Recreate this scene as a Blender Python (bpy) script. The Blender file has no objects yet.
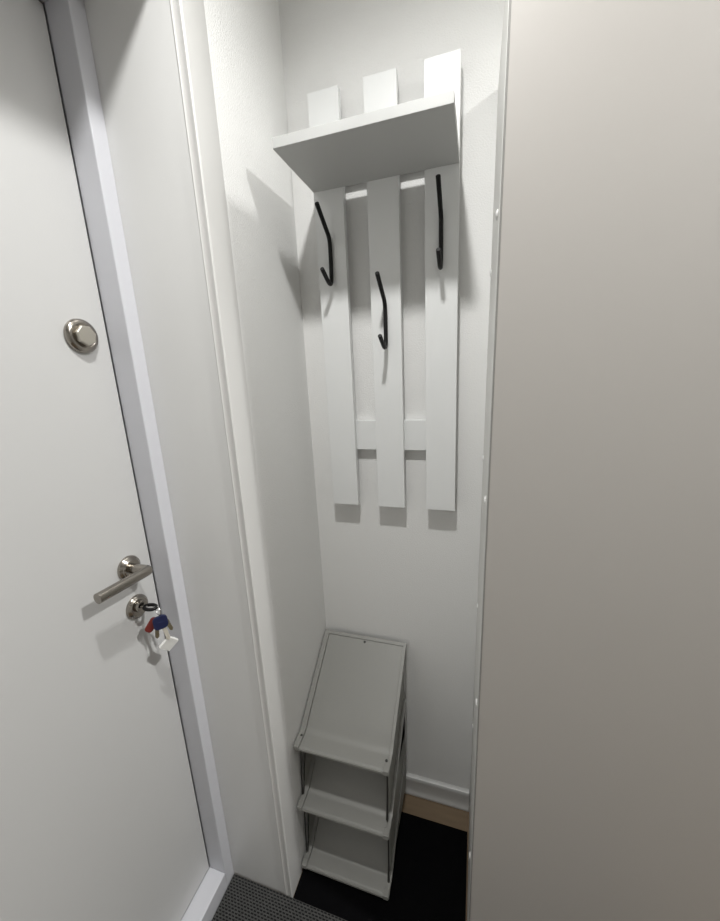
import bpy, bmesh, math
from mathutils import Vector, Matrix

S = bpy.context.scene
COL = S.collection

# ------------------------------------------------------------------ camera
F_PX, PITCH, YAW, ROLL = 370.39, 0.2304, -0.30939, -0.04709
CAM = Vector((0.46334, -0.99094, 1.43386))
cyw, syw, cp, sp = math.cos(YAW), math.sin(YAW), math.cos(PITCH), math.sin(PITCH)
fwd = Vector((syw * cp, cyw * cp, -sp))
rgt = Vector((cyw, -syw, 0))
upv = rgt.cross(fwd)
c_, s_ = math.cos(ROLL), math.sin(ROLL)
r2, u2 = rgt * c_ + upv * s_, upv * c_ - rgt * s_
cam_data = bpy.data.cameras.new('camera')
cam_data.sensor_fit = 'VERTICAL'
cam_data.sensor_height = 36.0
cam_data.lens = F_PX / 921.0 * 36.0
cam_data.clip_start = 0.01
cam = bpy.data.objects.new('camera', cam_data)
M = Matrix((r2, u2, -fwd)).transposed().to_4x4()
M.translation = CAM
cam.matrix_world = M
COL.objects.link(cam)
S.camera = cam

# ------------------------------------------------------------------ world + exposure
w = bpy.data.worlds.new('world')
w.use_nodes = True
w.node_tree.nodes['Background'].inputs[0].default_value = (1, 1, 1, 1)
w.node_tree.nodes['Background'].inputs[1].default_value = 0.0
S.world = w
S.view_settings.view_transform = 'Standard'
S.view_settings.look = 'None'
S.view_settings.gamma = 1.0
S.view_settings.use_curve_mapping = False
S.view_settings.exposure = 0.0

# the recessed ceiling spots of the hallway: x, y, ceiling height, watts, cone
CEIL = 2.49
LAMPS = [(0.33, -0.71, 51.0, 154.0), (1.46, -0.53, 128.0, 172.0)]
LAMP_COLOR = (1.0, 0.995, 0.975)
for i, (lx, ly, lw, cone) in enumerate(LAMPS):
    ld = bpy.data.lights.new('ceiling_spot_light', 'SPOT')
    ld.energy = lw
    ld.color = LAMP_COLOR
    ld.spot_size = math.radians(cone)
    ld.spot_blend = 1.0
    ld.shadow_soft_size = 0.035
    lo = bpy.data.objects.new('ceiling_spot_light', ld)
    lo.location = (lx, ly, CEIL - 0.03)
    COL.objects.link(lo)

# ------------------------------------------------------------------ materials
def mat(name, color, rough=0.5, metal=0.0, spec=0.5, bump=0.0, scale=200.0, detail=3.0, var=0.0, coat=0.0,
        stretch=None, dist=0.002):
    m = bpy.data.materials.new(name)
    m.use_nodes = True
    nt = m.node_tree
    b = nt.nodes['Principled BSDF']
    b.inputs['Base Color'].default_value = (*color, 1)
    b.inputs['Roughness'].default_value = rough
    b.inputs['Metallic'].default_value = metal
    b.inputs['Specular IOR Level'].default_value = spec
    if coat:
        b.inputs['Coat Weight'].default_value = coat
        b.inputs['Coat Roughness'].default_value = 0.2
    tc = nt.nodes.new('ShaderNodeTexCoord')
    mp = nt.nodes.new('ShaderNodeMapping')
    nt.links.new(tc.outputs['Object'], mp.inputs['Vector'])
    if stretch:
        mp.inputs['Scale'].default_value = stretch
    n = nt.nodes.new('ShaderNodeTexNoise')
    n.inputs['Scale'].default_value = scale
    n.inputs['Detail'].default_value = detail
    nt.links.new(mp.outputs['Vector'], n.inputs['Vector'])
    if bump:
        bp = nt.nodes.new('ShaderNodeBump')
        bp.inputs['Strength'].default_value = bump
        bp.inputs['Distance'].default_value = dist
        nt.links.new(n.outputs['Fac'], bp.inputs['Height'])
        nt.links.new(bp.outputs['Normal'], b.inputs['Normal'])
    if var:
        mx = nt.nodes.new('ShaderNodeMix')
        mx.data_type = 'RGBA'
        mx.inputs[6].default_value = (*[c * (1 - var) for c in color], 1)
        mx.inputs[7].default_value = (*[min(1, c * (1 + var)) for c in color], 1)
        nt.links.new(n.outputs['Fac'], mx.inputs[0])
        nt.links.new(mx.outputs[2], b.inputs['Base Color'])
    return m

M_WALL = mat('white_plaster', (0.77, 0.77, 0.758), 0.85, bump=0.55, scale=300, detail=3, dist=0.002)
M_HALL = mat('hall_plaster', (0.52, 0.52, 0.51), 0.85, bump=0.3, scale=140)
M_CEIL = mat('ceiling_paint', (0.82, 0.82, 0.80), 0.9, bump=0.1)
M_FLOOR = mat('tan_laminate', (0.19, 0.135, 0.082), 0.5, var=0.18, scale=9, stretch=(1, 9, 1))
M_DOOR = mat('white_door_foil', (0.575, 0.575, 0.57), 0.42, bump=0.04, scale=400, var=0.01)
M_FRAME = mat('grey_white_steel_frame', (0.60, 0.605, 0.64), 0.38, bump=0.03, scale=300)
M_LINING = mat('white_lining_board', (0.72, 0.72, 0.71), 0.4, bump=0.03, scale=300)
M_TRIM = mat('white_corner_profile', (0.66, 0.655, 0.64), 0.4, bump=0.02)
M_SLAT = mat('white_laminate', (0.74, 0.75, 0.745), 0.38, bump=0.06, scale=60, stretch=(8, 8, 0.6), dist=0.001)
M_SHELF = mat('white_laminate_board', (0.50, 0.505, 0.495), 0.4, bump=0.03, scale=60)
M_BASE = mat('white_skirting', (0.56, 0.56, 0.55), 0.35, bump=0.02)
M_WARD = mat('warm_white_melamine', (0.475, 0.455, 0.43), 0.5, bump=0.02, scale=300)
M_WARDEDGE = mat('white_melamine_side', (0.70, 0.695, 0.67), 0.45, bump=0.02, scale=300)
M_EDGESHADE = mat('grey_edge_shade', (0.27, 0.265, 0.25), 0.55, bump=0.02)  # painted shade for the dark line beside the wardrobe doors
M_CAP = mat('glossy_white_cap', (0.85, 0.85, 0.84), 0.12, bump=0.01)
M_NICKEL = mat('brushed_nickel', (0.34, 0.315, 0.28), 0.22, metal=1.0, bump=0.04, scale=500, stretch=(1, 1, 12))
M_NICKELF = mat('satin_nickel_face', (0.56, 0.53, 0.47), 0.4, metal=1.0, bump=0.03, scale=500)
M_STEEL = mat('polished_steel', (0.68, 0.67, 0.65), 0.2, metal=1.0, bump=0.01)
M_BLACK = mat('black_powder_coat', (0.004, 0.004, 0.004), 0.5, spec=0.3, bump=0.03, scale=500)
M_RUBBER = mat('black_rubber_seal', (0.02, 0.02, 0.02), 0.7, bump=0.05)
M_RACK = mat('grey_white_plastic', (0.288, 0.286, 0.268), 0.45, bump=0.03, scale=250, var=0.02)
M_RACKSIDE = mat('grey_plastic_frame', (0.28, 0.28, 0.255), 0.5, bump=0.03, scale=250)
M_WIRE = mat('dark_chrome_wire', (0.10, 0.095, 0.09), 0.3, metal=0.9, bump=0.01)
M_SCREW = mat('dark_screw_hole', (0.02, 0.018, 0.016), 0.5, bump=0.02)
M_BLUE = mat('navy_blue_plastic', (0.010, 0.015, 0.060), 0.4, bump=0.04, scale=300)
M_RED = mat('red_plastic', (0.18, 0.022, 0.016), 0.4, bump=0.04, scale=300)
M_KEY = mat('bright_nickel_key', (0.74, 0.71, 0.63), 0.35, metal=0.45, bump=0.03)
M_FOB = mat('white_plastic_fob', (0.82, 0.82, 0.79), 0.3, bump=0.02)
M_BRASS = mat('dull_brass_key', (0.30, 0.27, 0.19), 0.35, metal=1.0, bump=0.03)
M_BLACKMAT = mat('black_mat_pile', (0.003, 0.003, 0.0035), 0.95, spec=0.05, bump=0.6, scale=700, var=0.6, dist=0.003)

def lens_material():
    m = bpy.data.materials.new('lit_lamp_lens')
    m.use_nodes = True
    b = m.node_tree.nodes['Principled BSDF']
    b.inputs['Base Color'].default_value = (1, 1, 1, 1)
    b.inputs['Emission Color'].default_value = (*LAMP_COLOR, 1)
    b.inputs['Emission Strength'].default_value = 30.0
    return m
M_BULB = lens_material()

def grid_mat():
    """grey woven scraper mat: staggered elongated dark cells in a lighter lattice"""
    m = bpy.data.materials.new('grey_woven_mat')
    m.use_nodes = True
    nt = m.node_tree
    b = nt.nodes['Principled BSDF']
    b.inputs['Roughness'].default_value = 0.75
    b.inputs['Specular IOR Level'].default_value = 0.25
    tc = nt.nodes.new('ShaderNodeTexCoord')
    mp = nt.nodes.new('ShaderNodeMapping')
    mp.inputs['Rotation'].default_value = (0, 0, 0)
    nt.links.new(tc.outputs['Object'], mp.inputs['Vector'])
    br = nt.nodes.new('ShaderNodeTexBrick')
    br.offset = 0.5
    br.inputs['Color1'].default_value = (0.004, 0.004, 0.005, 1)
    br.inputs['Color2'].default_value = (0.012, 0.012, 0.012, 1)
    br.inputs['Mortar'].default_value = (0.095, 0.095, 0.092, 1)
    br.inputs['Scale'].default_value = 1.0
    br.inputs['Mortar Size'].default_value = 0.0019
    br.inputs['Mortar Smooth'].default_value = 0.35
    br.inputs['Bias'].default_value = -0.2
    br.inputs['Brick Width'].default_value = 0.0105
    br.inputs['Row Height'].default_value = 0.0062
    nt.links.new(mp.outputs['Vector'], br.inputs['Vector'])
    n = nt.nodes.new('ShaderNodeTexNoise')
    n.inputs['Scale'].default_value = 260
    nt.links.new(tc.outputs['Object'], n.inputs['Vector'])
    mx = nt.nodes.new('ShaderNodeMix')
    mx.data_type = 'RGBA'
    mx.blend_type = 'MULTIPLY'
    mx.inputs[0].default_value = 0.7
    nt.links.new(br.outputs['Color'], mx.inputs[6])
    nt.links.new(n.outputs['Fac'], mx.inputs[7])
    nt.links.new(mx.outputs[2], b.inputs['Base Color'])
    bp = nt.nodes.new('ShaderNodeBump')
    bp.inputs['Strength'].default_value = 0.8
    bp.inputs['Distance'].default_value = 0.003
    nt.links.new(br.outputs['Fac'], bp.inputs['Height'])
    nt.links.new(bp.outputs['Normal'], b.inputs['Normal'])
    return m
M_GREYMAT = grid_mat()

# ------------------------------------------------------------------ mesh helpers
class MB:
    def __init__(s):
        s.bm = bmesh.new()
    def box(s, x0, x1, y0, y1, z0, z1):
        v = [s.bm.verts.new(p) for p in ((x0, y0, z0), (x1, y0, z0), (x1, y1, z0), (x0, y1, z0),
                                         (x0, y0, z1), (x1, y0, z1), (x1, y1, z1), (x0, y1, z1))]
        for f in ((0, 3, 2, 1), (4, 5, 6, 7), (0, 1, 5, 4), (1, 2, 6, 5), (2, 3, 7, 6), (3, 0, 4, 7)):
            s.bm.faces.new([v[i] for i in f])
        return s
    def hexa(s, pts):
        v = [s.bm.verts.new(p) for p in pts]
        for f in ((0, 3, 2, 1), (4, 5, 6, 7), (0, 1, 5, 4), (1, 2, 6, 5), (2, 3, 7, 6), (3, 0, 4, 7)):
            s.bm.faces.new([v[i] for i in f])
        return s
    def prism(s, poly, vec):
        """closed polygon (3-D points) extruded along vec"""
        vec = Vector(vec)
        a = [s.bm.verts.new(p) for p in poly]
        b = [s.bm.verts.new(Vector(p) + vec) for p in poly]
        n = len(poly)
        s.bm.faces.new(a[::-1]); s.bm.faces.new(b)
        for i in range(n):
            s.bm.faces.new((a[i], a[(i + 1) % n], b[(i + 1) % n], b[i]))
        return s
    def lathe(s, prof, origin, axis, n=40, start=0.0):
        """prof: list of (distance along axis, radius)"""
        axis = Vector(axis).normalized()
        u = axis.orthogonal().normalized(); v = axis.cross(u)
        rings = []
        for d, r in prof:
            c = Vector(origin) + axis * d
            if r < 1e-6:
                rings.append([s.bm.verts.new(c)])
            else:
                rings.append([s.bm.verts.new(c + (u * math.cos(start + 2 * math.pi * i / n) + v * math.sin(start + 2 * math.pi * i / n)) * r) for i in range(n)])
        for a, b in zip(rings, rings[1:]):
            for i in range(n):
                j = (i + 1) % n
                if len(a) == 1 and len(b) > 1: s.bm.faces.new((a[0], b[j], b[i]))
                elif len(b) == 1 and len(a) > 1: s.bm.faces.new((a[i], a[j], b[0]))
                elif len(a) > 1: s.bm.faces.new((a[i], a[j], b[j], b[i]))
        for r, rev in ((rings[0], True), (rings[-1], False)):
            if len(r) > 1: s.bm.faces.new(r[::-1] if rev else r)
        return s
    def tube(s, pts, r, n=12, closed=False, flat=1.0, flat_axis=None):
        pts = [Vector(p) for p in pts]
        rings = []
        N = len(pts); nrm = None
        for i, p in enumerate(pts):
            if closed: t = pts[(i + 1) % N] - pts[i - 1]
            else: t = pts[min(i + 1, N - 1)] - pts[max(i - 1, 0)]
            t.normalize()
            if nrm is None: nrm = t.orthogonal().normalized() if flat_axis is None else Vector(flat_axis)
            nrm = (nrm - t * nrm.dot(t)).normalized()
            b = t.cross(nrm)
            rings.append([s.bm.verts.new(p + (nrm * math.cos(2 * math.pi * k / n) * flat + b * math.sin(2 * math.pi * k / n)) * r) for k in range(n)])
        pairs = list(zip(rings, rings[1:]))
        if closed: pairs.append((rings[-1], rings[0]))
        for a, b in pairs:
            for k in range(n):
                s.bm.faces.new((a[k], a[(k + 1) % n], b[(k + 1) % n], b[k]))
        if not closed:
            s.bm.faces.new(rings[0][::-1]); s.bm.faces.new(rings[-1])
        return s
    def build(s, name, m, parent=None, bevel=0.0, smooth=False, seg=2):
        bmesh.ops.recalc_face_normals(s.bm, faces=s.bm.faces)
        me = bpy.data.meshes.new(name)
        s.bm.to_mesh(me); s.bm.free()
        me.materials.append(m)
        o = bpy.data.objects.new(name, me)
        COL.objects.link(o)
        if parent is not None:
            o.parent = parent
            o.matrix_parent_inverse = Matrix.Translation(-parent.location) if parent.type == 'EMPTY' else Matrix.Identity(4)
        if smooth:
            for p in me.polygons: p.use_smooth = True
            me.set_sharp_from_angle(angle=math.radians(38))
        if bevel:
            b = o.modifiers.new('bevel', 'BEVEL')
            b.width = bevel; b.segments = seg; b.limit_method = 'ANGLE'
            b.angle_limit = math.radians(40); b.harden_normals = False
        return o

def thing(name, label, cat, loc, group=None):
    o = bpy.data.objects.new(name, None)
    o.empty_display_size = 0.05
    o.location = loc
    COL.objects.link(o)
    o['label'] = label; o['category'] = cat
    if group: o['group'] = group
    return o

def structure(o, label=None):
    o['kind'] = 'structure'
    if label: o['label'] = label
    return o

def fillet(pts, rad, n=6):
    """round the inner corners of a poly-line"""
    pts = [Vector(p) for p in pts]
    out = [pts[0]]
    for a, b, c in zip(pts, pts[1:], pts[2:]):
        d1, d2 = (a - b), (c - b)
        r = min(rad, d1.length * 0.49, d2.length * 0.49)
        p1, p2 = b + d1.normalized() * r, b + d2.normalized() * r
        for i in range(n + 1):
            t = i / n
            out.append(p1 * (1 - t) ** 2 + b * 2 * t * (1 - t) + p2 * t * t)
    out.append(pts[-1])
    return out

# ------------------------------------------------------------------ room shell
REV = -0.3625          # face of the door reveal nearest the niche
DOORX = -0.2422        # outer face of the entrance door
FRX = -0.1907          # front face of the steel frame
JY = -0.3945           # inner edge of the steel frame jamb
FAR = -1.285           # inner edge of the other jamb
HEAD = 2.105           # underside of the door head
YF, XR = -1.95, 3.7    # far hallway walls

structure(MB().box(-0.35, XR + 0.05, YF - 0.05, 0.05, -0.05, 0.0).build('floor', M_FLOOR))
ceiling = structure(MB().box(-0.35, XR + 0.05, YF - 0.05, 0.05, CEIL, CEIL + 0.05).build('ceiling', M_CEIL))
structure(MB().box(-0.30, XR + 0.05, 0.0, 0.08, 0, CEIL).build('wall_back', M_WALL))
mb = MB()
mb.box(-0.30, 0.0, REV + 0.0125, 0.0, 0, CEIL)
mb.box(-0.30, 0.0, YF, FAR - 0.045, 0, CEIL)
mb.box(-0.30, 0.0, FAR - 0.045, REV + 0.0125, HEAD + 0.0125, CEIL)
structure(mb.build('wall_left', M_WALL))
structure(MB().box(XR, XR + 0.06, YF, 0.0, 0, CEIL).build('wall_right', M_HALL))
structure(MB().box(-0.30, XR, YF - 0.06, YF, 0, CEIL).build('wall_front', M_HALL))

# lining boards of the deep door reveal
mb = MB()
mb.box(-0.243, -0.0015, REV, REV + 0.0125, 0, HEAD + 0.0125)
mb.box(-0.243, -0.0015, FAR - 0.045, FAR - 0.0325, 0, HEAD + 0.0125)
mb.box(-0.243, -0.0015, FAR - 0.0325, REV, HEAD, HEAD + 0.0125)
structure(mb.build('trim_1', M_LINING, bevel=0.0008), 'white lining boards of the deep door reveal')
# plastic corner profile wrapping the reveal corner, near and far side
mb = MB()
for sgn, y0 in ((1, REV), (-1, FAR - 0.0325)):
    e = lambda d: y0 + sgn * d
    poly = [(-0.0185, e(0)), (-0.0185, e(-0.0022)), (-0.0165, e(-0.0030)), (-0.0150, e(-0.0022)), (-0.0135, e(-0.0016)),
            (-0.0045, e(-0.0016)), (-0.0030, e(-0.0024)), (0.0004, e(-0.0026)), (0.0022, e(-0.0010)), (0.0026, e(0.002)),
            (0.0022, e(0.004)), (0.0022, e(0.060)), (0.0005, e(0.063)), (0.0, e(0.063)), (0.0, e(0.0))]
    mb.prism([(x, y, 0.0) for x, y in poly], (0, 0, HEAD if sgn < 0 else HEAD))
structure(mb.build('trim_2', M_TRIM, smooth=True), 'white corner profile along the edge of the door reveal')

# steel door frame and raised threshold
mb = MB()
mb.box(DOORX - 0.002, FRX, JY, REV, 0, HEAD)
mb.box(DOORX - 0.002, FRX, FAR - 0.0325, FAR, 0, HEAD)
mb.box(DOORX - 0.002, FRX, FAR, JY, HEAD - 0.045, HEAD)
mb.box(DOORX - 0.002, FRX, FAR, JY, 0, 0.060)
mb.box(-0.30, DOORX - 0.002, JY + 0.004, REV + 0.0125, 0, HEAD)
mb.box(-0.30, DOORX - 0.002, FAR - 0.045, FAR - 0.004, 0, HEAD)
mb.box(-0.30, DOORX - 0.002, FAR - 0.004, JY + 0.004, HEAD - 0.041, HEAD + 0.0125)
mb.box(-0.30, DOORX - 0.002, FAR - 0.004, JY + 0.004, 0, 0.056)
structure(mb.build('trim_3', M_FRAME, bevel=0.0022, seg=3), 'pale grey steel door frame with raised threshold')

# ------------------------------------------------------------------ entrance door
door = MB().box(DOORX - 0.05, DOORX, FAR + 0.003, JY - 0.003, 0.0625, HEAD - 0.048).build('door_1', M_DOOR, bevel=0.0015)
structure(door, 'smooth white entrance door on the left with nickel hardware')
mb = MB()
mb.box(DOORX - 0.02, DOORX - 0.0035, JY - 0.003, JY + 0.0, 0.061, HEAD - 0.046)
mb.box(DOORX - 0.02, DOORX - 0.0035, FAR, JY, 0.0601, 0.0625)
mb.box(DOORX - 0.02, DOORX - 0.0035, FAR, JY, HEAD - 0.048, HEAD - 0.0451)
mb.build('door_seal', M_RUBBER, door)

LY, LZ, KZ, BZ = -0.4525, 1.051, 0.957, 1.525
# lever handle
lev = MB().lathe([(0, 0.0262), (0.003, 0.0265), (0.006, 0.0252), (0.0085, 0.0215), (0.0095, 0.0205), (0.0110, 0.0200), (0.0128, 0.0180), (0.0135, 0.0)],
                 (DOORX, LY, LZ), (1, 0, 0), 48).build('lever_handle', M_NICKEL, door, smooth=True)
lever_path = fillet([(DOORX + 0.010, LY, LZ), (DOORX + 0.0535, LY + 0.001, LZ), (DOORX + 0.0475, LY - 0.107, LZ + 0.001)], 0.005, 5)
MB().tube(lever_path, 0.0104, 24).build('lever', M_NICKEL, lev, bevel=0.0012, smooth=True)
# keyhole rosette with protruding cylinder
esc = MB().lathe([(0, 0.0262), (0.003, 0.0265), (0.006, 0.0252), (0.0085, 0.0220), (0.0105, 0.0205), (0.0115, 0.0)],
                 (DOORX, LY, KZ), (1, 0, 0), 48).build('lock_rosette', M_NICKEL, door, smooth=True)
MB().lathe([(0.010, 0.0135), (0.018, 0.0132), (0.0195, 0.0120), (0.020, 0.0)], (DOORX, LY, KZ + 0.003), (1, 0, 0), 36).build('lock_cylinder', M_NICKEL, esc, smooth=True)
# deadbolt thumb knob
knob = MB().lathe([(0, 0.0298), (0.0025, 0.0308), (0.0060, 0.0302), (0.0085, 0.0280), (0.0100, 0.0245), (0.0104, 0.0220), (0.0095, 0.0205), (0.0095, 0.0)],
                  (DOORX, -0.4522, BZ), (1, 0, 0), 56).build('deadbolt_rosette', M_NICKEL, door, smooth=True)
MB().lathe([(0.0090, 0.0170), (0.0150, 0.0190), (0.0175, 0.0188), (0.0188, 0.0172), (0.0190, 0.0)], (DOORX, -0.4528, BZ), (1, 0, 0), 7,
           start=0.3).build('thumb_turn', M_NICKELF, knob, bevel=0.0010)

# ------------------------------------------------------------------ skirting, mats
prof = [(0, 0), (-0.014, 0), (-0.0155, 0.004), (-0.0155, 0.010), (-0.0125, 0.014), (-0.0115, 0.03), (-0.0110, 0.055), (-0.0125, 0.063),
        (-0.0125, 0.069), (-0.0100, 0.0745), (-0.005, 0.077), (0, 0.077)]
structure(MB().prism([(0.0005, y, z) for y, z in prof], (0.4715, 0, 0)).build('baseboard_back', M_BASE, smooth=True), 'white skirting board along the niche back wall')

gm = MB().box(-0.1885, 0.95, -1.05, -0.3652, 0, 0.0095).build('door_mat', M_GREYMAT, bevel=0.002)
gm['label'] = 'grey woven scraper mat in front of the door threshold'; gm['category'] = 'mat'
bm_ = MB().box(0.0045, 0.4695, -0.3642, -0.0745, 0, 0.006).build('floor_mat', M_BLACKMAT, bevel=0.0015)
bm_['label'] = 'plain black mat in the niche under the shoe rack'; bm_['category'] = 'mat'

# ------------------------------------------------------------------ wardrobe
WX = lambda z: 0.4736 + 0.0085 * z      # the side leans a hair to the right
H = 2.005
WF = -0.3600
wr = thing('wardrobe', 'tall pale wardrobe with plain flat front to the right of the niche', 'wardrobe', (0.93, -0.18, 0))
t = 0.018
def leaning(x0, x1, y0, y1, z0, z1, lean0=True):
    f = lambda z: WX(z)
    return MB().hexa([(x0 + f(z0), y0, z0), (x1 + f(z0), y0, z0), (x1 + f(z0), y1, z0), (x0 + f(z0), y1, z0),
                      (x0 + f(z1), y0, z1), (x1 + f(z1), y0, z1), (x1 + f(z1), y1, z1), (x0 + f(z1), y1, z1)])
side = leaning(0, t, WF, -0.0005, 0, H).build('side_panel', M_WARDEDGE, wr, bevel=0.0008)
leaning(0.90, 0.90 + t, WF, -0.0005, 0, H).build('side_panel', M_WARDEDGE, wr, bevel=0.0008)
leaning(t, 0.90, WF, -0.0005, H - t, H).build('top_panel', M_WARDEDGE, wr)
leaning(t, 0.90, WF + 0.03, WF + 0.045, 0, 0.07).build('plinth', M_WARDEDGE, wr)
leaning(t, 0.90, -0.006, -0.0005, 0.07, H - t).build('back_panel', M_WARDEDGE, wr)
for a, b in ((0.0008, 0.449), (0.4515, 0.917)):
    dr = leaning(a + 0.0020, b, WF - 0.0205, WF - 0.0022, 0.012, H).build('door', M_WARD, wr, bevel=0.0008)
    leaning(a, a + 0.0020, WF - 0.0203, WF - 0.0022, 0.012, H).build('edge_shade_strip', M_EDGESHADE, dr)  # thin strip added on the left edge, its grey paints a shade line
for y, zs in ((-0.30, (1.666, 1.194, 0.736, 0.283)), (-0.06, (1.635, 1.219, 0.808, 0.406))):
    for z in zs:
        MB().lathe([(-0.002, 0.0075), (0.0010, 0.0075), (0.0022, 0.0062), (0.0030, 0.0035), (0.0032, 0)], (WX(z), y, z), (-1, 0, 0), 20).build('screw_cap', M_CAP, wr, smooth=True)

# ------------------------------------------------------------------ coat hanger panel with shelf
hg = thing('coat_rack', 'white slatted wall coat rack with top shelf and three black hooks', 'coat rack', (0.243, -0.036, 1.0676))
HX0, HX1, ZB, ZT, SZ = 0.0716, 0.4153, 1.0670, 2.0690, 1.8672
SLX = [(0.0716, 0.1468), (0.2060, 0.2812), (0.3402, 0.4153)]
for a, b in SLX:
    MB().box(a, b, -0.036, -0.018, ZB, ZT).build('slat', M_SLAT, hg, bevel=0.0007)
for z0 in (1.2265, 1.8825):
    MB().box(HX0 + 0.02, HX1 - 0.02, -0.018, -0.0005, z0, z0 + 0.081).build('rail', M_SLAT, hg, bevel=0.0007)
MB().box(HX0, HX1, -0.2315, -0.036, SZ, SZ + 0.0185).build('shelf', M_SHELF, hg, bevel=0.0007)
for cx, zb in ((0.1085, 1.760), (0.2432, 1.600), (0.3775, 1.766)):
    Y = -0.0415
    path = fillet([(cx, -0.112, zb + 0.052), (cx, Y - 0.001, zb), (cx, Y, zb - 0.03), (cx, Y - 0.004, zb - 0.117), (cx, -0.1050, zb - 0.082)], 0.032, 9)
    hk = MB().tube(path, 0.0051, 14).build('hook', M_BLACK, hg, bevel=0.0008, smooth=True)

# ------------------------------------------------------------------ folding shoe rack
rk = thing('shoe_rack', 'grey plastic three tier shoe rack standing in the niche corner', 'shoe rack', (0.135, -0.16, 0.006))
RX0, RX1 = 0.0035, 0.2675
def tier(yf, zf, xr, screws):
    rel = [(0.000, -0.004), (0.006, 0.000), (0.044, 0.0035), (0.054, 0.0085), (0.064, 0.0165), (0.076, 0.0265), (0.255, 0.1615), (0.266, 0.168)]
    top = fillet([(0, yf + a, zf + b) for a, b in rel], 0.02, 3)
    P = [(p.y, p.z) for p in top]
    mb = MB()
    th = 0.004
    def strip(x0, x1, lift, thick, i0=0, i1=None):
        q = P[i0:i1]
        up = []
        for i, (y, z) in enumerate(q):
            a = q[max(i - 1, 0)]; b = q[min(i + 1, len(q) - 1)]
            d = Vector((b[0] - a[0], b[1] - a[1])).normalized(); n = Vector((-d.y, d.x))
            up.append(Vector((y, z)) + n * lift)
        lo = []
        for i, (y, z) in enumerate(q):
            a = q[max(i - 1, 0)]; b = q[min(i + 1, len(q) - 1)]
            d = Vector((b[0] - a[0], b[1] - a[1])).normalized(); n = Vector((-d.y, d.x))
            lo.append(Vector((y, z)) + n * (lift - thick))
        A = [[mb.bm.verts.new((x, p.x, p.y)) for p in up] for x in (x0, x1)]
        B = [[mb.bm.verts.new((x, p.x, p.y)) for p in lo] for x in (x0, x1)]
        n = len(q)
        for i in range(n - 1):
            mb.bm.faces.new((A[0][i], A[1][i], A[1][i + 1], A[0][i + 1]))
            mb.bm.faces.new((B[0][i], B[0][i + 1], B[1][i + 1], B[1][i]))
            mb.bm.faces.new((A[0][i], A[0][i + 1], B[0][i + 1], B[0][i]))
            mb.bm.faces.new((A[1][i], B[1][i], B[1][i + 1], A[1][i + 1]))
        for i in (0, n - 1):
            mb.bm.faces.new((A[0][i], B[0][i], B[1][i], A[1][i]))
    strip(RX0 + 0.0162, xr - 0.0095, 0.0, th)
    strip(RX0, RX0 + 0.0150, 0.0035, 0.011)
    strip(xr - 0.0085, xr, 0.0035, 0.013)
    # rolled lip along the front and along the top edge
    mb.box(RX0 + 0.001, xr - 0.001, yf - 0.001, yf + 0.003, zf - 0.0065, zf - 0.001)
    mb.prism([(RX0, yf + 0.262, zf + 0.1605), (RX0, yf + 0.2665, zf + 0.1640), (RX0, yf + 0.2665, zf + 0.1735), (RX0, yf + 0.2585, zf + 0.1675)], (xr - RX0, 0, 0))
    o = mb.build('tier', M_RACK, rk, bevel=0.0009)
    for x in (RX0 + 0.001, xr - 0.016):
        MB().box(x, x + 0.015, yf - 0.0022, yf + 0.018, zf - 0.008, zf + 0.006).build('corner_clip', M_RACK, o, bevel=0.0015)
    for x, a, b in screws:
        MB().lathe([(-0.002, 0.0036), (0.0006, 0.0036), (0.0010, 0.0026), (0.001, 0)], (x, yf + a, zf + b), (0, -0.6, 0.8), 14).build('screw', M_SCREW, o, smooth=True)
    return o
tier(-0.2800, 0.4400, 0.2735, ((RX0 + 0.0105, 0.032, 0.0060), (0.2735 - 0.0125, 0.028, 0.0028), (0.142, 0.254, 0.1612)))
tier(-0.2945, 0.2415, 0.2710, ())
tier(-0.3035, 0.0290, 0.2665, ())
# side frames: thin upright sheet behind wire struts, left and right
for x0, x1 in ((RX0 + 0.002, RX0 + 0.0045), (0.2595, 0.2620)):
    for k in range(2):
        (yt, zt_, yb, zb_) = ((-0.262, 0.427, -0.288, 0.246), (-0.276, 0.229, -0.298, 0.028))[k]
        MB().prism([(x0, yt + 0.030, zt_ - 0.002), (x0, -0.040, zt_ + 0.138), (x0, -0.010, zt_ + 0.150), (x0, -0.010, zb_ + 0.010), (x0, yb + 0.045, zb_ + 0.004)], (x1 - x0, 0, 0)).build('side_frame', M_RACKSIDE, rk)
        MB().tube([(x0 + 0.0012, yt + 0.018, zt_ + 0.004), (x0 + 0.0012, yb + 0.024, zb_ + 0.004)], 0.0022, 10).build('wire_strut', M_WIRE, rk, smooth=True)
        MB().tube([(x0 + 0.0042 if x0 < 0.1 else x0 - 0.002, yt + 0.050, zt_ + 0.004), (x0 + 0.0042 if x0 < 0.1 else x0 - 0.002, yb + 0.026, zb_ + 0.004)], 0.0017, 10).build('wire_strut', M_WIRE, rk, smooth=True)

# ------------------------------------------------------------------ keys hanging from the lock
kb = thing('key_bunch', 'bunch of keys with navy, red and white tags hanging from the door lock', 'keys', (DOORX + 0.02, LY, KZ))
n_, r_ = Vector((0.774, -0.633, 0)), Vector((0.633, 0.774, 0))
kc = Vector((DOORX + 0.0395, LY, KZ + 0.004))
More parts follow.
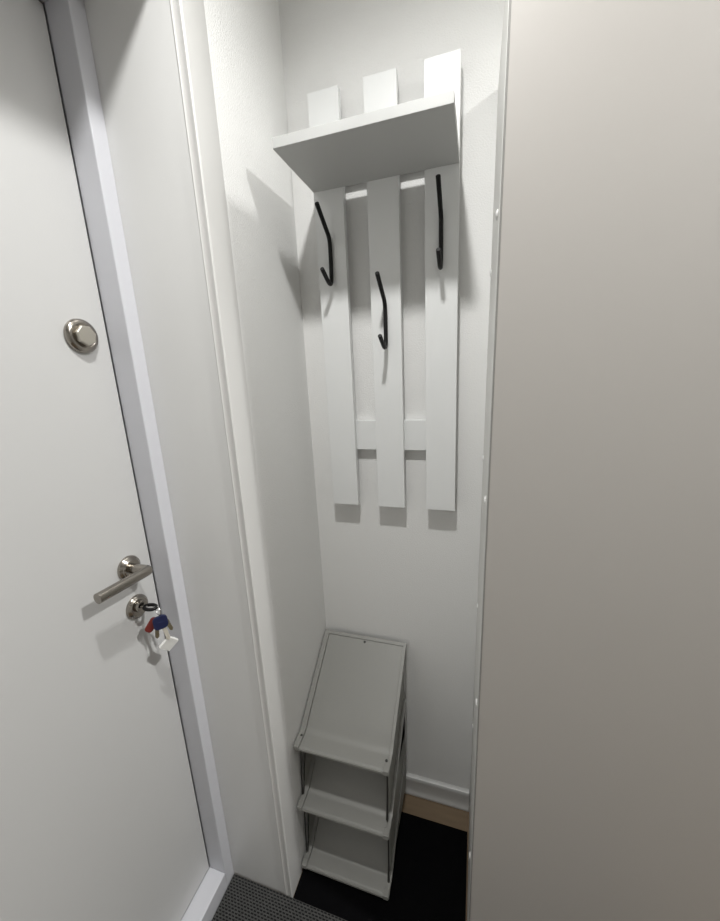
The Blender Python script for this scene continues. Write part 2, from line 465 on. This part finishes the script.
# key in the lock: blade + oval black bow lying flat
MB().box(DOORX + 0.019, DOORX + 0.030, LY - 0.0045, LY + 0.0045, KZ + 0.0025, KZ + 0.0050).build('key_blade', M_STEEL, kb, bevel=0.0004)
MB().tube([kc + Vector((math.cos(a) * 0.0145, math.sin(a) * 0.0085, 0)) for a in [2 * math.pi * i / 28 for i in range(28)]], 0.0037, 10, closed=True).build('key_bow', M_BLACK, kb, smooth=True)
rc = kc + Vector((0.0150, 0.004, -0.0085))
MB().tube([rc + (r_ * 0.4 + n_ * 0.9) * math.cos(a) * 0.0105 + Vector((0, 0, 1)) * math.sin(a) * 0.0105 for a in [2 * math.pi * i / 28 for i in range(28)]], 0.0011, 8, closed=True).build('split_ring', M_STEEL, kb, smooth=True)

def flat(outline, centre, rot, normal, thick):
    """thin solid of a 2-D outline; rot turns it in its own plane"""
    normal = Vector(normal).normalized(); rr = Vector((-normal.y, normal.x, 0)).normalized(); uu = normal.cross(rr)
    ca, sa = math.cos(rot), math.sin(rot)
    pts = [Vector(centre) + rr * (x * ca - y * sa) + uu * (x * sa + y * ca) - normal * thick / 2 for x, y in outline]
    return MB().prism(pts, normal * thick)
def rounded(wd, ht, r, n=5):
    out = []
    for sx, sy, a0 in ((1, 1, 0), (-1, 1, 90), (-1, -1, 180), (1, -1, 270)):
        for i in range(n + 1):
            a = math.radians(a0 + 90 * i / n)
            out.append((sx * (wd / 2 - r) + r * math.cos(a), sy * (ht / 2 - r) + r * math.sin(a)))
    return out
def blade(L):
    pts = [(-0.0042, 0), (0.0042, 0), (0.0042, -0.006)]
    k = 5
    for i in range(k):
        y = -0.009 - i * (L - 0.013) / k
        pts += [(0.0042, y), (0.0022 + 0.0007 * (i % 2), y - 0.35 * (L - 0.013) / k), (0.0040, y - 0.7 * (L - 0.013) / k)]
    pts += [(0.0, -L), (-0.0042, -L + 0.004)]
    return pts
N1 = (0.80, -0.60, 0.05); N2 = (0.55, -0.83, 0.0); N3 = (0.86, -0.5, -0.22)
base = rc + Vector((0.0, 0.003, -0.011))
navy = base - r_ * 0.0015 + n_ * 0.004 + Vector((0, 0, -0.0175))
o = flat(rounded(0.029, 0.031, 0.009), navy, 0.05, N1, 0.006).build('navy_key_head', M_BLUE, kb, bevel=0.0015)
flat(rounded(0.014, 0.005, 0.002), navy + Vector(N1) * 0.0032, 0.05, N1, 0.0012).build('raised_badge', M_BLUE, o, bevel=0.0004)
flat(blade(0.036), navy + Vector((0.003, 0.0035, -0.0125)) - Vector(N1) * 0.001, 0.16, N1, 0.0024).build('key_blade', M_KEY, kb, bevel=0.0003)
red = base - r_ * 0.0185 - n_ * 0.004 + Vector((0, 0, -0.021))
flat(rounded(0.017, 0.036, 0.007), red, -0.62, N2, 0.006).build('red_key_head', M_RED, kb, bevel=0.0015)
flat(blade(0.034), base + Vector((-0.007, -0.0055, -0.024)), -0.12, N2, 0.0024).build('key_blade', M_BRASS, kb, bevel=0.0003)
flat(blade(0.030), base + r_ * 0.010 - n_ * 0.006 + Vector((0, 0, -0.022)), 0.30, N2, 0.0024).build('key_blade', M_BRASS, kb, bevel=0.0003)
fob = base + r_ * 0.0065 - n_ * 0.002 + Vector((0, 0, -0.0790))
flat(rounded(0.030, 0.030, 0.003), fob, 0.72, N3, 0.0065).build('white_fob', M_FOB, kb, bevel=0.0012)

# ------------------------------------------------------------------ ceiling lamps (above the frame)
for x, y, lw, cone in LAMPS:
    fx = MB().lathe([(0, 0.052), (-0.004, 0.052), (-0.010, 0.046), (-0.010, 0.040), (-0.004, 0.038), (0, 0.038)], (x, y, CEIL), (0, 0, 1), 32).build('ceiling_spot', M_CAP, ceiling, smooth=True)
    MB().lathe([(0, 0.037), (-0.005, 0.037), (-0.007, 0.03), (-0.007, 0)], (x, y, CEIL), (0, 0, 1), 32).build('lamp_lens', M_BULB, fx, smooth=True)
